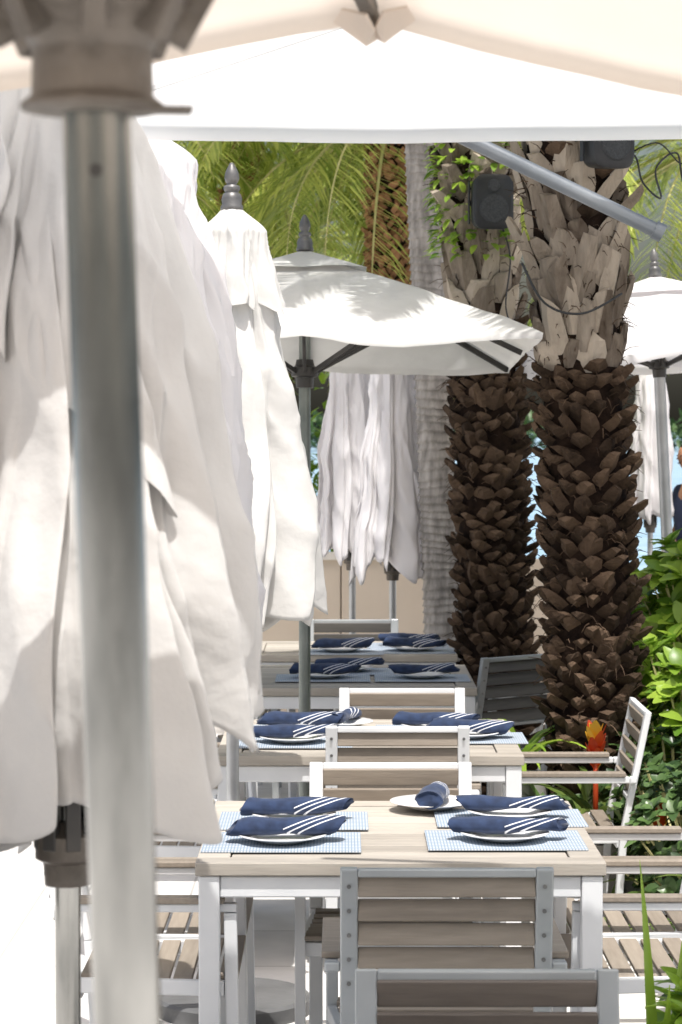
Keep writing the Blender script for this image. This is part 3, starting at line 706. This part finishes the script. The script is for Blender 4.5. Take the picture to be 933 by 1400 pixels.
# ------------------------------------------------------------------ person
def skin(parent, name, chains, mat, sub=2):
    vs=[]; es=[]; rs=[]; idx={}
    for ch in chains:
        prev=None
        for key,p,r in ch:
            if key in idx: i=idx[key]
            else: i=len(vs); vs.append(p); rs.append(r); idx[key]=i
            if prev is not None: es.append((prev,i))
            prev=i
    me=bpy.data.meshes.new(name); me.from_pydata(vs,es,[]); me.materials.append(mat)
    o=bpy.data.objects.new(name,me); COL.objects.link(o); o.parent=parent
    o.modifiers.new('s','SKIN')
    for i,r in enumerate(rs):
        me.skin_vertices[0].data[i].radius=(r,r) if not isinstance(r,tuple) else r
    me.skin_vertices[0].data[0].use_root=True
    o.modifiers['s'].use_smooth_shade=True
    sb=o.modifiers.new('ss','SUBSURF'); sb.levels=sub; sb.render_levels=sub
    return o
def person(x,y,rz):
    e=empty('standing_person',(x,y,0),rz); V=lambda a,b,c:(a,b,c)
    ch=[[('pel',V(0,0,.96),(.15,.11)),('wa',V(0,0,1.10),(.135,.10)),('chs',V(0,-.01,1.30),(.16,.115)),('nb',V(0,0,1.45),(.07,.07)),('nk',V(0,-.01,1.52),.052),('hd0',V(0,-.015,1.58),.055)]]
    for s,n in ((-1,'l'),(1,'r')):
        ch.append([('pel',0,0),(n+'h',V(s*.09,0,.90),.095),(n+'k',V(s*.10,-.01+.05*s,.50),.058),(n+'cf',V(s*.10,.02+.06*s,.34),.052),(n+'an',V(s*.10,.02+.08*s,.09),.036),(n+'to',V(s*.11,-.13+.08*s,.04),.035)])
        ch.append([('chs',0,0),(n+'sh',V(s*.18,0,1.40),.055),(n+'el',V(s*.24,.02,1.13),.040),(n+'wr',V(s*.23,-.12,.92),.026),(n+'pa',V(s*.225,-.16,.86),.030)])
    skin(e,'body',ch,M_skin)
    for s in (-1,1):
        for i in range(4):
            bx=s*.225+(-.03+.019*i); l=(.068,.078,.072,.056)[i]
            skin(e,'finger',[[('a',(bx,-.165,.86),.010),('b',(bx,-.175-.01,.845-l*.4),.009),('c',(bx,-.172,.845-l*.75),.0085),('d',(bx,-.158,.845-l),.008)]],M_skin,1)
        skin(e,'thumb',[[('a',(s*.225-s*.02,-.15,.875),.012),('b',(s*.225-s*.048,-.175,.85),.010),('c',(s*.225-s*.05,-.19,.82),.009)]],M_skin,1)
    sh=[[('pel',(0,0,.93),(.165,.125)),('wa',(0,0,1.10),(.15,.115)),('chs',(0,-.01,1.30),(.172,.128)),('nb',(0,0,1.44),(.085,.08))]]
    for s,n in ((-1,'l'),(1,'r')): sh.append([('chs',0,0),(n+'sh',(s*.18,0,1.40),.068),(n+'el',(s*.215,.01,1.24),.058)])
    skin(e,'shirt',sh,M_shirt)
    st=[[('pel',(0,0,.94),(.16,.12))]]
    for s,n in ((-1,'l'),(1,'r')): st.append([('pel',0,0),(n+'h',(s*.09,0,.86),.112),(n+'k',(s*.10,.03*s,.56),.085)])
    skin(e,'shorts',st,M_short)
    h=MB(); n=24; vs=[]
    for j in range(17):
        ph=math.pi*j/16
        for i in range(n):
            a=2*math.pi*i/n; xx=math.sin(ph)*math.cos(a); yy=math.sin(ph)*math.sin(a); zz=math.cos(ph)
            k=1-.18*max(0,-zz)*(1 if yy>-.2 else .5); vs.append((xx*.075*k,-.02+yy*.095*k,1.66+zz*.115))
    h.add(vs,[(j*n+i,(j+1)*n+i,(j+1)*n+(i+1)%n,j*n+(i+1)%n) for j in range(16) for i in range(n)])
    h.add([(0,-.112,1.675),(-.013,-.108,1.64),(.013,-.108,1.64),(0,-.135,1.642)],[(0,1,3),(0,3,2),(1,2,3)])
    for s in (-1,1): h.cyl((s*.072,-.01,1.655),(s*.083,-.005,1.655),.026,.02,n=14)
    part(e,'head',h,M_skin,auto='full')
    f=MB()
    for s in (-1,1): f.lathe([(0,.007),(.006,.004),(.008,0),(.006,-.004),(0,-.007)],(s*.028,-.107,1.67),n=12)
    f.box((0,-.108,1.612),(.042,.008,.008)); part(e,'eyes_and_mouth',f,M_hair)
    h=MB(); vs=[]
    for j in range(9):
        ph=math.pi*.58*j/8
        for i in range(n):
            a=2*math.pi*i/n; yy=math.sin(ph)*math.sin(a); k=1.08 if yy>-.55*1 or j<5 else .95
            vs.append((math.sin(ph)*math.cos(a)*.075*k,-.012+yy*.095*k,1.665+math.cos(ph)*.122))
    h.add(vs,[(j*n+i,(j+1)*n+i,(j+1)*n+(i+1)%n,j*n+(i+1)%n) for j in range(8) for i in range(n)]); part(e,'hair',h,M_hair,auto='full')
person(2.63,18.3,math.radians(-70))

# ------------------------------------------------------------------ light & camera
sv = Vector((.05,-.40,1)).normalized()
el = math.asin(sv.z); az = math.atan2(sv.x, sv.y)
W = bpy.data.worlds.new('World'); sc.world = W; W.use_nodes = True
nt = W.node_tree; bg = nt.nodes['Background']; sk = nt.nodes.new('ShaderNodeTexSky'); sk.sky_type = 'NISHITA'; sk.sun_disc = False
sk.sun_elevation = el; sk.sun_rotation = az; sk.air_density = 1.3; sk.dust_density = 6; sk.ozone_density = 1
nt.links.new(sk.outputs[0], bg.inputs[0]); bg.inputs[1].default_value = .15
ld = bpy.data.lights.new('sun', 'SUN'); ld.energy = 5; ld.angle = math.radians(.5); ld.color = (1,.975,.94)
lo = bpy.data.objects.new('sun', ld); COL.objects.link(lo); lo.rotation_euler = (-sv).to_track_quat('-Z','Y').to_euler()
cd = bpy.data.cameras.new('camera'); cam = bpy.data.objects.new('camera', cd); COL.objects.link(cam)
cam.location = (0,0,1.85); cam.rotation_euler = (math.radians(90-1.887),0,0)
cd.sensor_fit = 'VERTICAL'; cd.sensor_height = 36; cd.lens = 3340/1400*36; cd.clip_end = 6000; cd.clip_start = .05
cd.dof.use_dof = True; cd.dof.focus_distance = 6.8; cd.dof.aperture_fstop = 11
sc.camera = cam
sc.view_settings.view_transform = 'Standard'; sc.view_settings.look = 'None'; sc.view_settings.exposure = 0
